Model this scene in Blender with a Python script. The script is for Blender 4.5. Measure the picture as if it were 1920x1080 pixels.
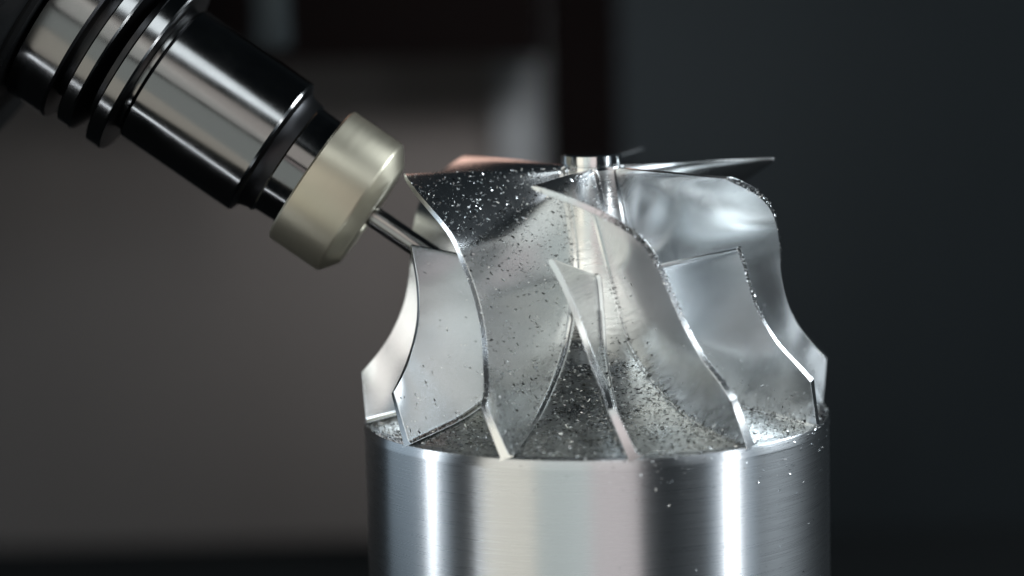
import bpy, math, random
import numpy as np
from mathutils import Matrix, Vector

S = 0.01                      # everything below is laid out in centimetres
rng = np.random.default_rng(7)
random.seed(7)
scene = bpy.context.scene
for o in list(bpy.data.objects):
    bpy.data.objects.remove(o)
C = scene.collection

# ---------------------------------------------------------------- camera
RT = Vector((0.99971673, -0.00338756, -0.02355808))
UP = Vector((0.02380039, 0.14229177, 0.98953858))
FW = Vector((0.0, 0.98981896, -0.14233209))
CAM = Vector((-1.52838, -50.70523, 9.71751))
cam_d = bpy.data.cameras.new('camera')
cam = bpy.data.objects.new('camera', cam_d)
C.objects.link(cam)
m = Matrix((RT, UP, -FW)).transposed().to_4x4()
m.translation = CAM * S
cam.matrix_world = m
cam_d.sensor_width = 36.0
cam_d.lens = 36.0 * 5130.0 / 1920.0
cam_d.clip_start = 0.01
cam_d.clip_end = 50.0
cam_d.dof.use_dof = True
cam_d.dof.focus_distance = 0.493
cam_d.dof.aperture_fstop = 6.5
scene.camera = cam

# ---------------------------------------------------------------- world, exposure
world = bpy.data.worlds.new('World')
scene.world = world
world.use_nodes = True
bg = world.node_tree.nodes['Background']
bg.inputs[0].default_value = (0.55, 0.75, 0.9, 1)
bg.inputs[1].default_value = 0.012
scene.view_settings.view_transform = 'Standard'
scene.view_settings.look = 'None'
scene.view_settings.exposure = 0.4
scene.view_settings.gamma = 1.0
scene.view_settings.use_curve_mapping = False
scene.render.engine = 'CYCLES'
cy = scene.cycles
cy.use_denoising = True
cy.max_bounces = 8
cy.glossy_bounces = 6
cy.diffuse_bounces = 3
cy.sample_clamp_indirect = 4.0
cy.blur_glossy = 0.3

# ---------------------------------------------------------------- lamps
def lamp(name, az, el, dist, w, h, radiance, col, target=(0, 0, 2.0), roll=0.0):
    """Rectangular lamp at azimuth az (0 = towards the camera, + right) and elevation el, facing the work."""
    d = bpy.data.lights.new(name, 'AREA')
    d.shape = 'RECTANGLE'
    d.size = w * S
    d.size_y = h * S
    d.color = col
    d.energy = radiance * math.pi * (w * S) * (h * S)
    o = bpy.data.objects.new(name, d)
    C.objects.link(o)
    a, e = math.radians(az), math.radians(el)
    t = Vector(target)
    p = t + Vector((math.sin(a) * math.cos(e), -math.cos(a) * math.cos(e), math.sin(e))) * dist
    o.location = p * S
    o.rotation_euler = (t - p).to_track_quat('-Z', 'Y').to_euler()
    o.rotation_euler.rotate_axis('Z', roll)
    return o

for nm, az, w, rl, ru, cl, cu in (('warm', -44.5, 44, 0.85, 1.25, (1.0, 0.96, 0.84), (1.0, 0.97, 0.88)),
                                  ('neutral', -18, 43, 0.62, 1.05, (0.92, 1.0, 0.96), (0.98, 1.0, 0.95)),
                                  ('rose', 6.5, 38, 0.62, 0.95, (1.0, 0.885, 0.87), (1.0, 0.94, 0.88))):
    lamp('open_door_glow_' + nm, az, -9, 95, w, 62, rl, cl)
    lamp('open_door_light_' + nm, az, 23, 95, w, 34, ru, cu)
lamp('work_lamp_strip', -87, 8, 75, 7, 90, 6.0, (0.93, 0.97, 1.0))
lamp('work_lamp_strip_small', -62, -33, 88, 2.6, 42, 7.0, (0.9, 0.95, 1.0))
lamp('work_lamp_side', 64.5, -8, 75, 4.2, 60, 10.0, (0.95, 0.98, 1.0))
lamp('right_soft_fill', 66, -6, 85, 38, 70, 0.30, (0.70, 0.86, 1.0))  # dim panel added for the bluish reflection on the billet's right
lamp('right_front_panel', 57, 27, 85, 46, 30, 1.7, (0.88, 0.95, 1.0))
lamp('left_soft_fill', -100, 8, 88, 76, 80, 0.50, (0.70, 0.86, 1.0))  # unseen soft panel added to lighten blade edges and the billet's left
lamp('overhead_front_lamp', 13, 51, 90, 28, 24, 3.8, (0.88, 0.96, 1.0))
lamp('right_lamp', 103, 25, 80, 40, 16, 26.0, (0.85, 0.94, 1.0))
lamp('rear_warm_fill', -166, 31, 42, 9, 7, 1.3, (1.0, 0.62, 0.5))  # added unseen lamp, tints the rear left blade tip copper
lamp('low_front_fill', 6, -46, 80, 46, 26, 0.75, (0.85, 0.94, 1.0))  # added fill from below, lightens the right rear blade's flank
wl = lamp('wall_fill_lamp', 0, 0, 1, 12, 7, 3.7, (1.0, 0.975, 0.96))  # added lamp, narrowed to brighten the back wall and spare the work
wl.location = Vector((4, -10, 19)) * S
wl.rotation_euler = (Vector((-1.5, 46, 1.5)) - Vector((4, -10, 19))).to_track_quat('-Z', 'Y').to_euler()
wl.data.spread = math.radians(33)

# ---------------------------------------------------------------- materials
def new_mat(name, base, metallic=0.0, rough=0.5, aniso=0.0, spec=0.5):
    mt = bpy.data.materials.new(name)
    mt.use_nodes = True
    b = mt.node_tree.nodes['Principled BSDF']
    b.inputs['Base Color'].default_value = (*base, 1)
    b.inputs['Metallic'].default_value = metallic
    b.inputs['Roughness'].default_value = rough
    b.inputs['Anisotropic'].default_value = aniso
    b.inputs['Specular IOR Level'].default_value = spec
    return mt, mt.node_tree, b

def noise(nt, scale, detail=4.0, stretch=None, rough=0.55):
    tc = nt.nodes.new('ShaderNodeTexCoord')
    mp = nt.nodes.new('ShaderNodeMapping')
    nt.links.new(tc.outputs['Object'], mp.inputs[0])
    if stretch:
        mp.inputs['Scale'].default_value = stretch
    n = nt.nodes.new('ShaderNodeTexNoise')
    n.inputs['Scale'].default_value = scale
    n.inputs['Detail'].default_value = detail
    n.inputs['Roughness'].default_value = rough
    nt.links.new(mp.outputs[0], n.inputs['Vector'])
    return n

def ramp_to(nt, src, dst, lo, hi, a=0.3, b=0.7):
    mr = nt.nodes.new('ShaderNodeMapRange')
    mr.inputs['From Min'].default_value = a
    mr.inputs['From Max'].default_value = b
    mr.inputs['To Min'].default_value = lo
    mr.inputs['To Max'].default_value = hi
    nt.links.new(src, mr.inputs['Value'])
    nt.links.new(mr.outputs[0], dst)

def bump(nt, b, src, strength, dist):
    bp = nt.nodes.new('ShaderNodeBump')
    bp.inputs['Strength'].default_value = strength
    bp.inputs['Distance'].default_value = dist
    nt.links.new(src, bp.inputs['Height'])
    nt.links.new(bp.outputs[0], b.inputs['Normal'])
    return bp

def radial_tangent(nt, b):
    t = nt.nodes.new('ShaderNodeTangent')
    t.direction_type = 'RADIAL'
    t.axis = 'Z'
    b.inputs['Anisotropic Rotation'].default_value = 0.25
    nt.links.new(t.outputs[0], b.inputs['Tangent'])

# milled aluminium of the blades
M_BLADE, nt, b = new_mat('milled_aluminium', (0.80, 0.82, 0.83), 1.0, 0.25)
uvn = nt.nodes.new('ShaderNodeUVMap')
uvn.uv_map = 'flow'
mp = nt.nodes.new('ShaderNodeMapping')
mp.inputs['Scale'].default_value = (5, 110, 1)
nt.links.new(uvn.outputs[0], mp.inputs[0])
n = nt.nodes.new('ShaderNodeTexNoise')            # cutter tracks along the flow direction
n.inputs['Scale'].default_value = 1.0
n.inputs['Detail'].default_value = 6.0
n.inputs['Roughness'].default_value = 0.65
nt.links.new(mp.outputs[0], n.inputs['Vector'])
ramp_to(nt, n.outputs[0], b.inputs['Roughness'], 0.185, 0.255)
bump(nt, b, n.outputs[0], 0.05, 0.00012)
# hub, a little rougher
M_HUB, nt, b = new_mat('milled_aluminium_hub', (0.88, 0.89, 0.88), 1.0, 0.28)
n = noise(nt, 150.0, 5, (1, 1, 3))
ramp_to(nt, n.outputs[0], b.inputs['Roughness'], 0.2, 0.36)
n2 = noise(nt, 300.0, 4, (1, 1, 4))
bump(nt, b, n2.outputs[0], 0.12, 0.0008)
M_BOSS, nt, b = new_mat('polished_aluminium_boss', (0.85, 0.86, 0.86), 1.0, 0.12)
# turned billet: concentric tool marks stretch the reflections along the axis
M_TURN, nt, b = new_mat('turned_aluminium', (0.60, 0.62, 0.64), 1.0, 0.26, 0.85)
radial_tangent(nt, b)
n = noise(nt, 90.0, 6, (1, 1, 60))
ramp_to(nt, n.outputs[0], b.inputs['Roughness'], 0.265, 0.295)
n2 = noise(nt, 160.0, 6, (1, 1, 60))
bump(nt, b, n2.outputs[0], 0.005, 0.0002)
# chips
M_CHIP, nt, b = new_mat('aluminium_chip', (0.78, 0.80, 0.82), 1.0, 0.3)
g = nt.nodes.new('ShaderNodeNewGeometry')
cr_ = nt.nodes.new('ShaderNodeValToRGB')
cr_.color_ramp.elements[0].position = 0.1
cr_.color_ramp.elements[0].color = (0.05, 0.05, 0.05, 1)
cr_.color_ramp.elements[1].position = 0.6
cr_.color_ramp.elements[1].color = (0.85, 0.87, 0.88, 1)
nt.links.new(g.outputs['Random Per Island'], cr_.inputs[0])
nt.links.new(cr_.outputs[0], b.inputs['Base Color'])
M_SWARF, nt, b = new_mat('shade_toned_swarf', (0.3, 0.3, 0.3), 1.0, 0.35)  # darker copy of the chips; dim floor reflections put into the colour
g = nt.nodes.new('ShaderNodeNewGeometry')
cr_ = nt.nodes.new('ShaderNodeValToRGB')
cr_.color_ramp.elements[0].position = 0.35
cr_.color_ramp.elements[0].color = (0.035, 0.036, 0.033, 1)
cr_.color_ramp.elements[1].position = 0.98
cr_.color_ramp.elements[1].color = (0.8, 0.82, 0.82, 1)
nt.links.new(g.outputs['Random Per Island'], cr_.inputs[0])
nt.links.new(cr_.outputs[0], b.inputs['Base Color'])
# tool
M_CHROME, nt, b = new_mat('ground_steel', (0.165, 0.165, 0.165), 1.0, 0.14)
n = noise(nt, 45.0, 8, None, 0.7)
ramp_to(nt, n.outputs[0], b.inputs['Roughness'], 0.08, 0.2)
M_FACE, nt, b = new_mat('dark_reflection_steel', (0.035, 0.035, 0.037), 1.0, 0.35)  # steel coloured near black where it would mirror dark surroundings
M_NUT, nt, b = new_mat('satin_nickel', (0.47, 0.435, 0.345), 0.9, 0.42, 0.6)
radial_tangent(nt, b)
n = noise(nt, 120.0, 6, (1, 1, 14))
ramp_to(nt, n.outputs[0], b.inputs['Roughness'], 0.41, 0.46)
M_CARB, nt, b = new_mat('carbide', (0.30, 0.29, 0.28), 1.0, 0.16)
M_SPIN, nt, b = new_mat('spindle_black', (0.006, 0.0065, 0.007), 0.0, 0.4, 0, 0.15)
n = noise(nt, 60.0, 6)
ramp_to(nt, n.outputs[0], b.inputs['Roughness'], 0.4, 0.6)
# enclosure
def paint(name, col, rough, var=0.12, spec=0.3):
    mt, nt, b = new_mat(name, col, 0.0, rough, 0, spec)
    n = noise(nt, 7.0, 5)
    mx = nt.nodes.new('ShaderNodeMix')
    mx.data_type = 'RGBA'
    mx.inputs['A'].default_value = (*[c * (1 - var) for c in col], 1)
    mx.inputs['B'].default_value = (*[c * (1 + var) for c in col], 1)
    nt.links.new(n.outputs[0], mx.inputs['Factor'])
    nt.links.new(mx.outputs['Result'], b.inputs['Base Color'])
    return mt
M_WALL = paint('enclosure_paint_grey', (0.074, 0.068, 0.066), 0.75, 0.06, 0.2)
M_STRIP = paint('enclosure_steel_trim', (0.115, 0.125, 0.135), 0.6, 0.06, 0.2)
M_DARK = paint('enclosure_paint_black', (0.0022, 0.0017, 0.0017), 1.0, 0.1, 0.0)
M_RPAN = paint('enclosure_paint_charcoal', (0.0118, 0.0145, 0.0162), 0.8, 0.12, 0.03)
M_TABLE = paint('table_black', (0.008, 0.009, 0.0095), 0.8, 0.1, 0.03)

# ---------------------------------------------------------------- mesh helpers
def mesh_obj(name, verts, faces, mat, parent=None, angle=30.0, loc=(0, 0, 0)):
    me = bpy.data.meshes.new(name)
    me.from_pydata([tuple(float(c) * S for c in v) for v in verts], [], faces)
    me.validate()
    me.update()
    me.materials.append(mat)
    if angle:
        me.shade_smooth()
        me.set_sharp_from_angle(angle=math.radians(angle))
    o = bpy.data.objects.new(name, me)
    C.objects.link(o)
    o.parent = parent
    o.location = Vector(loc) * S
    return o

def empty(name, loc, label, cat, group=None):
    o = bpy.data.objects.new(name, None)
    o.empty_display_size = 0.01
    C.objects.link(o)
    o.location = Vector(loc) * S
    o['label'] = label
    o['category'] = cat
    if group:
        o['group'] = group
    return o

def structure(o, label=None):
    o['kind'] = 'structure'
    return o

def lathe(name, prof, mat, parent=None, n=128, angle=25.0, cap0=True, cap1=True, face_mat=None):
    """prof: (r, z) list, turned about local Z."""
    vs, fs = [], []
    k = len(prof)
    for i in range(n):
        a = 2 * math.pi * i / n
        for r, z in prof:
            vs.append((r * math.cos(a), r * math.sin(a), z))
    for i in range(n):
        j = (i + 1) % n
        for q in range(k - 1):
            fs.append((i * k + q, j * k + q, j * k + q + 1, i * k + q + 1))
    if cap0:
        fs.append(tuple(i * k for i in range(n))[::-1])
    if cap1:
        fs.append(tuple(i * k + k - 1 for i in range(n)))
    o = mesh_obj(name, vs, fs, mat, parent, angle)
    if face_mat:                       # dark reflections of end faces and grooves put into their colour
        o.data.materials.append(face_mat)
        for p in o.data.polygons:
            if abs(p.normal.z) > 0.6 or math.hypot(p.center.x, p.center.y) < 1.50 * S:
                p.material_index = 1
    return o

def box(name, lo, hi, mat, parent=None, bev=0.0):
    (x0, y0, z0), (x1, y1, z1) = lo, hi
    vs = [(x0, y0, z0), (x1, y0, z0), (x1, y1, z0), (x0, y1, z0), (x0, y0, z1), (x1, y0, z1), (x1, y1, z1), (x0, y1, z1)]
    fs = [(3, 2, 1, 0), (4, 5, 6, 7), (0, 1, 5, 4), (1, 2, 6, 5), (2, 3, 7, 6), (3, 0, 4, 7)]
    o = mesh_obj(name, vs, fs, mat, parent, 0)
    if bev:
        md = o.modifiers.new('edge', 'BEVEL')
        md.width = bev * S
        md.segments = 3
    return o

def cr(xk, v, x):
    """smooth interpolation through knots"""
    xk = np.asarray(xk, float); v = np.asarray(v, float); x = np.asarray(x, float)
    g = np.gradient(v, xk)
    i = np.clip(np.searchsorted(xk, x, side='right') - 1, 0, len(xk) - 2)
    h = xk[i + 1] - xk[i]
    t = (x - xk[i]) / h
    return ((2*t**3 - 3*t**2 + 1) * v[i] + (t**3 - 2*t**2 + t) * h * g[i]
            + (-2*t**3 + 3*t**2) * v[i + 1] + (t**3 - t**2) * h * g[i + 1])

# ---------------------------------------------------------------- setting: inside of the machine
structure(box('back_wall', (-60, 46, -14), (1.0, 47, 40), M_WALL))
structure(box('wall_trim', (-1.9, 43.5, -14), (-0.2, 45.9, 40), M_STRIP))
structure(box('wall_column', (-0.15, 40, -14), (2.2, 45.8, 40), M_DARK))
structure(box('wall_panel', (1.05, 46.0, -14), (60, 47, 40), M_RPAN))
structure(box('overhead_beam', (-40, 36, 4.6), (-0.4, 43, 18), M_DARK))
structure(box('machine_table', (-60, -8, -15), (60, 45.9, -13.2), M_TABLE))

# ---------------------------------------------------------------- impeller
imp = empty('impeller', (0, 0, 0), 'milled aluminium impeller with twisted blades on a turned round billet', 'impeller')

HT = np.linspace(0, 1, 9)
HR = [0.572, 0.607, 0.659, 0.800, 1.030, 1.392, 2.002, 2.969, 4.347]
HZ = [4.679, 3.984, 3.296, 2.621, 2.026, 1.403, 0.862, 0.330, 0.0]
HA = [-5.7, 7.5, 20.0, 28.0, 30.4, 31.2, 32.8, 34.3, 36.8]
SZ = [4.677, 4.431, 3.84, 3.249, 2.659, 2.068, 1.575, 1.182, 0.906]
SR = [3.529, 3.513, 3.49, 3.50, 3.50, 3.611, 3.845, 4.138, 4.375]
SA = [-19.03, -7.83, 9.92, 17.21, 21.62, 25.29, 28.2, 30.75, 31.7]

def arc_param(r, z, extra=None):
    d = np.hypot(np.diff(r), np.diff(z))
    a = np.concatenate([[0], np.cumsum(d)])
    return a / a[-1]
_t = np.linspace(0, 1, 400)
_hr, _hz, _ha = (cr(HT, v, _t) for v in (HR, HZ, HA))
_hs = arc_param(_hr, _hz)
_zz = np.linspace(4.677, 0.906, 400)
_sr = cr(SZ[::-1], SR[::-1], _zz); _sa = cr(SZ[::-1], SA[::-1], _zz)
_ss = arc_param(_sr, _zz)
def hub_at(s):
    return np.interp(s, _hs, _hr), np.interp(s, _hs, _hz), np.interp(s, _hs, _ha)
def shroud_at(s):
    return np.interp(s, _ss, _sr), np.interp(s, _ss, _zz), np.interp(s, _ss, _sa)
def cyl(r, a, z):
    a = np.radians(a)
    return np.stack([r * np.sin(a), -r * np.cos(a), z + 0 * r], -1)

def blade_mid(s0h, s0s, nu, nv):
    """grid of points on the blade's middle surface, hub (v=0) to tip (v=1), leading edge (u=0) to exit (u=1)"""
    u = np.linspace(0, 1, nu)
    # closer spacing by the leading edge
    uu = u ** 1.15
    hr, hz, ha = hub_at(s0h + (1 - s0h) * uu)
    sr, sz, sa = shroud_at(s0s + (1 - s0s) * uu)
    v = np.concatenate([[-0.02, 0.0, .012, .025, .04, .06], np.linspace(0.09, 1, nv - 6)])
    Hc, Sc = cyl(hr, ha, hz), cyl(sr, sa, sz)
    P = Hc[:, None, :] * (1 - v)[None, :, None] + Sc[:, None, :] * v[None, :, None]
    return P, v, u

def grid_normals(P):
    du = np.gradient(P, axis=0)
    dv = np.gradient(P, axis=1)
    n = np.cross(du, dv)
    return n / np.linalg.norm(n, axis=-1, keepdims=True)

def blade_faces(s0h, s0s, th_hub, th_tip, nu=70, nv=30):
    P, v, u = blade_mid(s0h, s0s, nu, nv)
    N = grid_normals(P)
    span = np.linalg.norm(P[:, -1] - P[:, 1], axis=-1)[:, None]
    dist = np.maximum(v[None, :], 0) * span
    ht = 0.5 * (th_hub + (th_tip - th_hub) * np.clip(v, 0, 1))[None, :] * np.ones((nu, 1))
    # leading edge comes to a thin rounded edge
    le = np.clip(u / 0.05, 0, 1)[:, None]
    ht = ht * (0.35 + 0.65 * np.sqrt(1 - (1 - le) ** 2))
    ht = ht * (1 + 0.22 * np.clip((u - 0.75) / 0.25, 0, 1) ** 2)[:, None]
    fr = 0.08
    q = np.clip(fr - dist, 0, fr)
    ht = ht + (fr - np.sqrt(np.maximum(fr * fr - q * q, 0))) * np.clip(dist * 0 + 1, 0, 1)
    return P + N * ht[..., None], P - N * ht[..., None], P, N

def make_blade_mesh(name, s0h, s0s, th_hub, th_tip):
    A, B, P, N = blade_faces(s0h, s0s, th_hub, th_tip)
    nu, nv = A.shape[:2]
    vs = list(A.reshape(-1, 3)) + list(B.reshape(-1, 3))
    off = nu * nv
    fs = []
    for i in range(nu - 1):
        for j in range(nv - 1):
            a, b2, c2, d = i*nv+j, (i+1)*nv+j, (i+1)*nv+j+1, i*nv+j+1
            fs.append((a, b2, c2, d))
            fs.append((off+d, off+c2, off+b2, off+a))
    for i in range(nu - 1):          # tip edge and root
        a, b2 = i*nv+nv-1, (i+1)*nv+nv-1
        fs.append((a, b2, off+b2, off+a))
        a, b2 = i*nv, (i+1)*nv
        fs.append((off+a, off+b2, b2, a))
    for j in range(nv - 1):          # leading edge and exit edge
        a, b2 = j, j+1
        fs.append((a, b2, off+b2, off+a))
        a, b2 = (nu-1)*nv+j, (nu-1)*nv+j+1
        fs.append((off+a, off+b2, b2, a))
    me = bpy.data.meshes.new(name)
    me.from_pydata([tuple(float(c) * S for c in p) for p in vs], [], fs)
    me.validate(); me.update()
    me.materials.append(M_BLADE)
    uv = me.uv_layers.new(name='flow')
    gu, gv = np.meshgrid(np.linspace(0, 1, nu), np.linspace(0, 1, nv), indexing='ij')
    guv = np.stack([gu.ravel(), gv.ravel()], -1)
    guv = np.concatenate([guv, guv + 7.3])
    li = np.zeros(len(me.loops), int)
    me.loops.foreach_get('vertex_index', li)
    uv.data.foreach_set('uv', guv[li].ravel())
    me.shade_smooth()
    me.set_sharp_from_angle(angle=math.radians(40))
    return me

MAIN = (0.0, 0.0, 0.15, 0.11)
SPLIT = (0.285, 0.315, 0.15, 0.11)
me_main = make_blade_mesh('main_blade', *MAIN)
me_split = make_blade_mesh('splitter_blade', *SPLIT)
for k in range(6):
    for nm, me, off in (('main_blade', me_main, 0), ('splitter_blade', me_split, -30)):
        o = bpy.data.objects.new(nm, me)
        C.objects.link(o)
        o.parent = imp
        o.rotation_euler.z = math.radians(60 * k + off)
        md = o.modifiers.new('edge', 'BEVEL')
        md.width = 0.012 * S
        md.segments = 2
        md.limit_method = 'ANGLE'
        md.angle_limit = math.radians(50)
        md.harden_normals = True

hp = [(4.32, -0.12), (4.32, -0.02)] + [(float(r), float(z)) for r, z in zip(_hr[::-6], _hz[::-6])]
lathe('hub', hp, M_HUB, imp, 192, 30, True, True)
lathe('boss', [(0.56, 4.5), (0.56, 4.70), (0.535, 4.715), (0.535, 4.735), (0.56, 4.75), (0.56, 4.90), (0.53, 4.93), (0.0001, 4.93)], M_BOSS, imp, 96, 25, True, False)
lathe('rim', [(4.30, -0.19), (4.375, -0.175), (4.375, -0.16), (4.345, -0.012), (4.33, 0.006), (4.2, 0.035)], M_TURN, imp, 192, 20, False, False)
lathe('billet', [(4.2, -13.2), (4.36, -13.1), (4.36, -0.17), (4.30, -0.165)], M_TURN, imp, 192, 20, True, True)

# ---------------------------------------------------------------- cutting tool and spindle
U = Vector((0.8124, -0.0743, -0.5783)).normalized()      # direction of the tool axis
org = Vector((-5.926, 0.258, 5.136))                      # middle of the holder body's end face
tool = empty('cutting_tool', (0, 0, 0), 'polished steel tool holder with beige collet nut and slim end mill', 'cutting tool')
tool.location = org * S
tool.rotation_euler = U.to_track_quat('Z', 'Y').to_euler()
holder = lathe('holder_body', [(1.20, -2.62), (1.32, -2.605), (1.32, -2.52), (1.39, -2.48), (1.415, -2.44), (1.415, -0.06), (1.39, -0.015), (1.34, 0.0), (1.29, 0.015), (1.235, 0.05), (1.205, 0.12), (1.185, 0.22), (1.175, 0.34), (1.13, 0.37), (1.10, 0.95)], M_CHROME, tool, 160, 20)
holder.data.materials.append(M_FACE)
for p in holder.data.polygons:                            # shoulder behind the nut, its dark reflection painted in
    if -0.012 * S < p.center.z < 0.35 * S:
        p.material_index = 1
lathe('flange', [(1.2, -3.86), (1.42, -3.84), (1.42, -3.63), (1.80, -3.60), (1.84, -3.57), (1.84, -3.34), (1.81, -3.30), (1.45, -3.12), (1.45, -3.02), (1.80, -2.96), (1.84, -2.93), (1.84, -2.68), (1.81, -2.64), (1.2, -2.61)], M_CHROME, tool, 160, 20, face_mat=M_FACE)
lathe('shank_collar', [(1.5, -4.72), (1.86, -4.7), (1.92, -4.64), (1.92, -3.88), (1.88, -3.83), (1.4, -3.82)], M_CHROME, tool, 160, 20, face_mat=M_FACE)
lathe('collet_nut', [(1.0, 0.86), (1.36, 0.85), (1.415, 0.89), (1.42, 0.93), (1.42, 1.93), (1.41, 1.97), (1.385, 2.0), (1.12, 2.20), (1.07, 2.225), (0.42, 2.225), (0.36, 2.15), (0.22, 2.15)], M_NUT, tool, 160, 30)
lathe('end_mill', [(0.205, 2.0), (0.205, 4.0), (0.20, 4.2), (0.17, 4.32), (0.11, 4.40), (0.0001, 4.43)], M_CARB, tool, 64, 30)

spin = empty('machine_spindle', (0, 0, 0), 'dark machine spindle head at the upper left above the tool holder', 'spindle')
spin.location = tool.location
spin.rotation_euler = tool.rotation_euler
lathe('spindle_nose', [(1.6, -4.74), (2.3, -4.72), (2.35, -4.80), (2.35, -4.86), (3.9, -4.88), (4.0, -4.98), (4.0, -5.6)], M_SPIN, spin, 128, 25)
lathe('spindle_housing', [(4.0, -5.6), (4.6, -5.62), (4.7, -5.72), (4.7, -16.0)], M_SPIN, spin, 128, 25)

# coolant hose hanging behind the holder, out of focus
M_HOSE = paint('hose_rubber', (0.010, 0.0135, 0.015), 0.6, 0.1, 0.1)
hb = Vector((-7.723, 22.0, 5.812))
hose = empty('coolant_hose', hb, 'dark blurred coolant hose hanging behind the tool holder', 'hose')
lathe('nozzle', [(0.25, 0.0), (0.42, 0.03), (0.5, 0.14), (0.52, 0.6)], M_HOSE, hose, 48, 30)
lathe('tube', [(0.46, 0.6)] + [(0.46 + 0.035 * (k % 2), 0.66 + 0.14 * k) for k in range(60)], M_HOSE, hose, 48, 60)

# ---------------------------------------------------------------- chips
class Chips:
    def __init__(self):
        self.v, self.f = [], []
    def add(self, P, N, T, size, flat=0.5, wid=0.35, wander=0.55):
        """P, N, T: (n,3) places, surface normals, preferred directions"""
        n = len(P)
        if n == 0:
            return
        N = N + rng.normal(0, flat, (n, 3)); N /= np.linalg.norm(N, axis=1, keepdims=True)
        T = T + rng.normal(0, wander, (n, 3))
        T = T - N * (T * N).sum(1, keepdims=True); T /= np.linalg.norm(T, axis=1, keepdims=True)
        W = np.cross(N, T)
        L = size * np.minimum(np.exp(rng.normal(-0.1, 0.55, (n, 1))), 1.9)
        w = L * wid * rng.uniform(0.5, 1.3, (n, 1))
        curl = rng.normal(0, 0.35, (n, 1)) * L
        base = sum(len(x) for x in self.v)
        rows = []
        for q in (-0.5, 0.0, 0.5):
            c = P + T * L * q + N * (curl * (0.25 - q * q))
            rows += [c - W * w * 0.5 * (1 - 0.5 * abs(q)), c + W * w * 0.5 * (1 - 0.5 * abs(q))]
        V = np.stack(rows, 1).reshape(-1, 3)
        self.v.append(V)
        i = base + np.arange(n)[:, None] * 6
        self.f.append(np.concatenate([i + np.array([[0, 2, 3, 1]]), i + np.array([[2, 4, 5, 3]])], 0))
    def build(self, name, mat, label, cat):
        V = np.concatenate(self.v); F = np.concatenate(self.f)
        o = mesh_obj(name, V, [tuple(int(x) for x in q) for q in F], mat, None, 0)
        o['kind'] = 'stuff'; o['label'] = label; o['category'] = cat
        return o

def rotz(P, deg):
    a = math.radians(deg); c, s = math.cos(a), math.sin(a)
    R = np.array([[c, -s, 0], [s, c, 0], [0, 0, 1]])
    return P @ R.T

chips = Chips()
swarf = Chips()
def sample_grid(A, Nn, n, fu):
    """n random places on a grid surface; fu(u, v) is the density"""
    nu, nv = A.shape[:2]
    m2 = n * 8
    u = rng.uniform(0, nu - 1.001, m2); v = rng.uniform(1, nv - 1.001, m2)
    keep = rng.uniform(0, 1, m2) < fu(u / (nu - 1), v / (nv - 1))
    u, v = u[keep][:n], v[keep][:n]
    i, j = u.astype(int), v.astype(int)
    fu_, fv_ = (u - i)[:, None], (v - j)[:, None]
    P = (A[i, j]*(1-fu_)*(1-fv_) + A[i+1, j]*fu_*(1-fv_) + A[i, j+1]*(1-fu_)*fv_ + A[i+1, j+1]*fu_*fv_)
    return P, Nn[i, j], A[i, j+1] - A[i, j]

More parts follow.
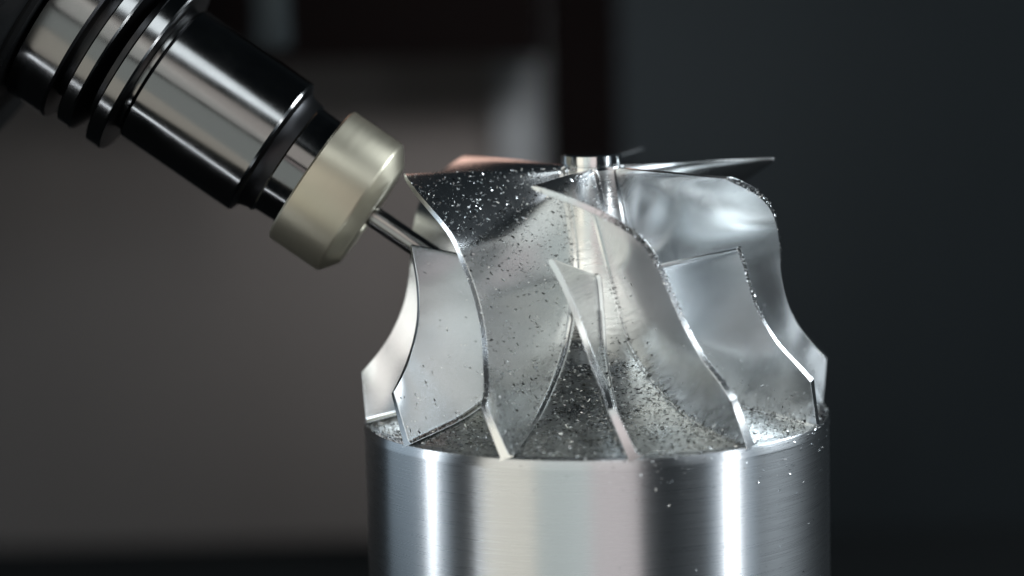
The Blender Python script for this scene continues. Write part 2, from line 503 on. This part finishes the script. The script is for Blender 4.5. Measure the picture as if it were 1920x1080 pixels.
for kind, off0 in ((MAIN, 0), (SPLIT, -30)):
    A, B, P, N = blade_faces(*kind)
    if (N[20, 15] @ np.array([0, 0, 1.0])) < 0:      # make A the upper side
        A, B, N = B, A, -N
    for k in range(6):
        dg = 60 * k + off0
        front = math.cos(math.radians(dg)) > -0.3
        if not front or dg % 360 == 240:
            continue
        main = kind is MAIN
        def put(src, sgn, n, fu, size, lift=0.006, **kw):
            p, nn, tt = sample_grid(src, N * sgn, n, fu)
            tt = tt / np.maximum(np.linalg.norm(tt, axis=1, keepdims=True), 1e-9)
            chips.add(rotz(p + nn * lift, dg), rotz(nn, dg), rotz(tt, dg), size, **kw)
        if main:
            put(A, 1, {300: 1150, 0: 320}.get(dg, 60), lambda u, v: np.where(u < 0.40, 0.9, 0.10), 0.042)
            put(A, 1, 520, lambda u, v: 0.05 + 0.9 * np.clip((u - 0.3) / 0.5, 0, 1) * (1.1 - v), 0.042)
        else:
            put(A, 1, 120, lambda u, v: 0.05 + 0.8 * u * (1.1 - v), 0.038)
        put(B, -1, 260, lambda u, v: np.clip(u - 0.35, 0, 1) * np.clip(1.0 - v * 1.3, 0.03, 1), 0.04)
        # swarf packed along the roots of the blades
        i = (rng.uniform(0.25, 1, 420) ** 0.8 * (A.shape[0] - 2)).astype(int)
        for side, sg in ((A, 1), (B, -1)):
            if dg == 300 and sg == 1:
                continue
            j = 2 + (rng.uniform(0, 1, 420) ** 2 * 3).astype(int)
            p = side[i, j] + rng.normal(0, 0.012, (420, 3))
            tt = P[i + 1, 2] - P[i, 2]; tt /= np.linalg.norm(tt, axis=1, keepdims=True)
            swarf.add(rotz(p, dg), rotz(N[i, j] * sg, dg), rotz(tt, dg), 0.028, flat=0.6, wid=0.5)
        # crumbs hanging on the tip edges
        def crumbs(dst, u0, u1, n2, size, spread):
            nu = A.shape[0]
            i = np.clip((rng.uniform(u0, u1, n2) * (nu - 1)).astype(int), 0, nu - 2)
            f, w = rng.uniform(0, 1, (n2, 1)), rng.uniform(0, 1, (n2, 1))
            a0 = A[i, -1] * (1 - f) + A[i + 1, -1] * f
            b0 = B[i, -1] * (1 - f) + B[i + 1, -1] * f
            p = a0 * w + b0 * (1 - w) + rng.normal(0, spread, (n2, 3))
            nn = P[i, -1] - P[i, -2]; nn /= np.linalg.norm(nn, axis=1, keepdims=True)
            tt = P[i + 1, -1] - P[i, -1]; tt /= np.linalg.norm(tt, axis=1, keepdims=True)
            dst.add(rotz(p + nn * 0.006, dg), rotz(nn, dg), rotz(tt, dg), size, flat=0.6, wid=0.7)
        if main and dg == 0:
            crumbs(swarf, 0.16, 0.36, 260, 0.022, 0.007)
            crumbs(chips, 0.36, 0.85, 260, 0.018, 0.004)
            crumbs(chips, 0.0, 1.0, 90, 0.024, 0.01)
        elif main and dg == 60:
            crumbs(swarf, 0.0, 0.2, 180, 0.022, 0.007)
            crumbs(chips, 0.0, 0.5, 60, 0.024, 0.015)
        elif not main and dg == 30:
            crumbs(swarf, 0.0, 0.55, 240, 0.02, 0.006)
            crumbs(chips, 0.2, 0.9, 90, 0.024, 0.012)
        elif main:
            crumbs(chips, 0.2, 1.0, 60, 0.02, 0.006)

# channel floors
n = 17000
s = rng.uniform(0.42, 1.0, n * 3)
keep = rng.uniform(0, 1, n * 3) < np.clip((s - 0.40) / 0.25, 0, 1) ** 1.5 * (0.3 + 0.7 * s)
s = s[keep][:n]
hr, hz, _ = hub_at(s)
h2r, h2z, _ = hub_at(np.minimum(s + 0.004, 1.0)); h1r, h1z, _ = hub_at(s - 0.004)
a = rng.uniform(-115, 115, len(s))
tr, tz = h2r - h1r, h2z - h1z
ln = np.hypot(tr, tz); tr, tz = tr / ln, tz / ln
Nn = cyl(-tz, a, tr)
Pp = cyl(hr, a, hz) + Nn * 0.008
Tt = cyl(0 * s + 1e-9, a, 0 * s); Tt = np.stack([np.cos(np.radians(a)), np.sin(np.radians(a)), 0 * a], -1)
swarf.add(Pp, Nn, Tt, 0.038, flat=0.45, wid=0.3, wander=0.35)
q = rng.choice(len(Pp), 1500, replace=False)
chips.add(Pp[q] + Nn[q] * 0.012, Nn[q], Tt[q], 0.032, flat=0.6, wid=0.45)
swarf.build('channel_swarf', M_SWARF, 'swarf coloured dark as if dimly lit, covering the channel floors between the blades', 'swarf')
# rim and side of the billet
n = 320
a = rng.normal(38, 26, n); z = -np.abs(rng.normal(0, 0.35, n)) ** 1.3
on = cyl(0 * a + 4.37, a, z); nn = cyl(0 * a + 1.0, a, 0 * a)
chips.add(on, nn, np.stack([np.cos(np.radians(a)), np.sin(np.radians(a)), 0 * a], -1), 0.026, flat=0.4)
n = 90
a = rng.normal(45, 18, n); z = rng.uniform(-3.2, 0, n)
on = cyl(0 * a + 4.365, a, z); nn = cyl(0 * a + 1.0, a, 0 * a)
chips.add(on, nn, np.stack([np.cos(np.radians(a)), np.sin(np.radians(a)), 0 * a], -1), 0.026, flat=0.35)
q = rng.choice(len(Pp), 260, replace=False)              # a few longer curls among the crumbs
chips.add(Pp[q] + Nn[q] * 0.02, Nn[q], Tt[q], 0.065, flat=0.6, wid=0.22, wander=0.6)
chips.build('metal_chips', M_CHIP, 'bright aluminium chips clinging to the blade faces, edges and billet side', 'metal chips')
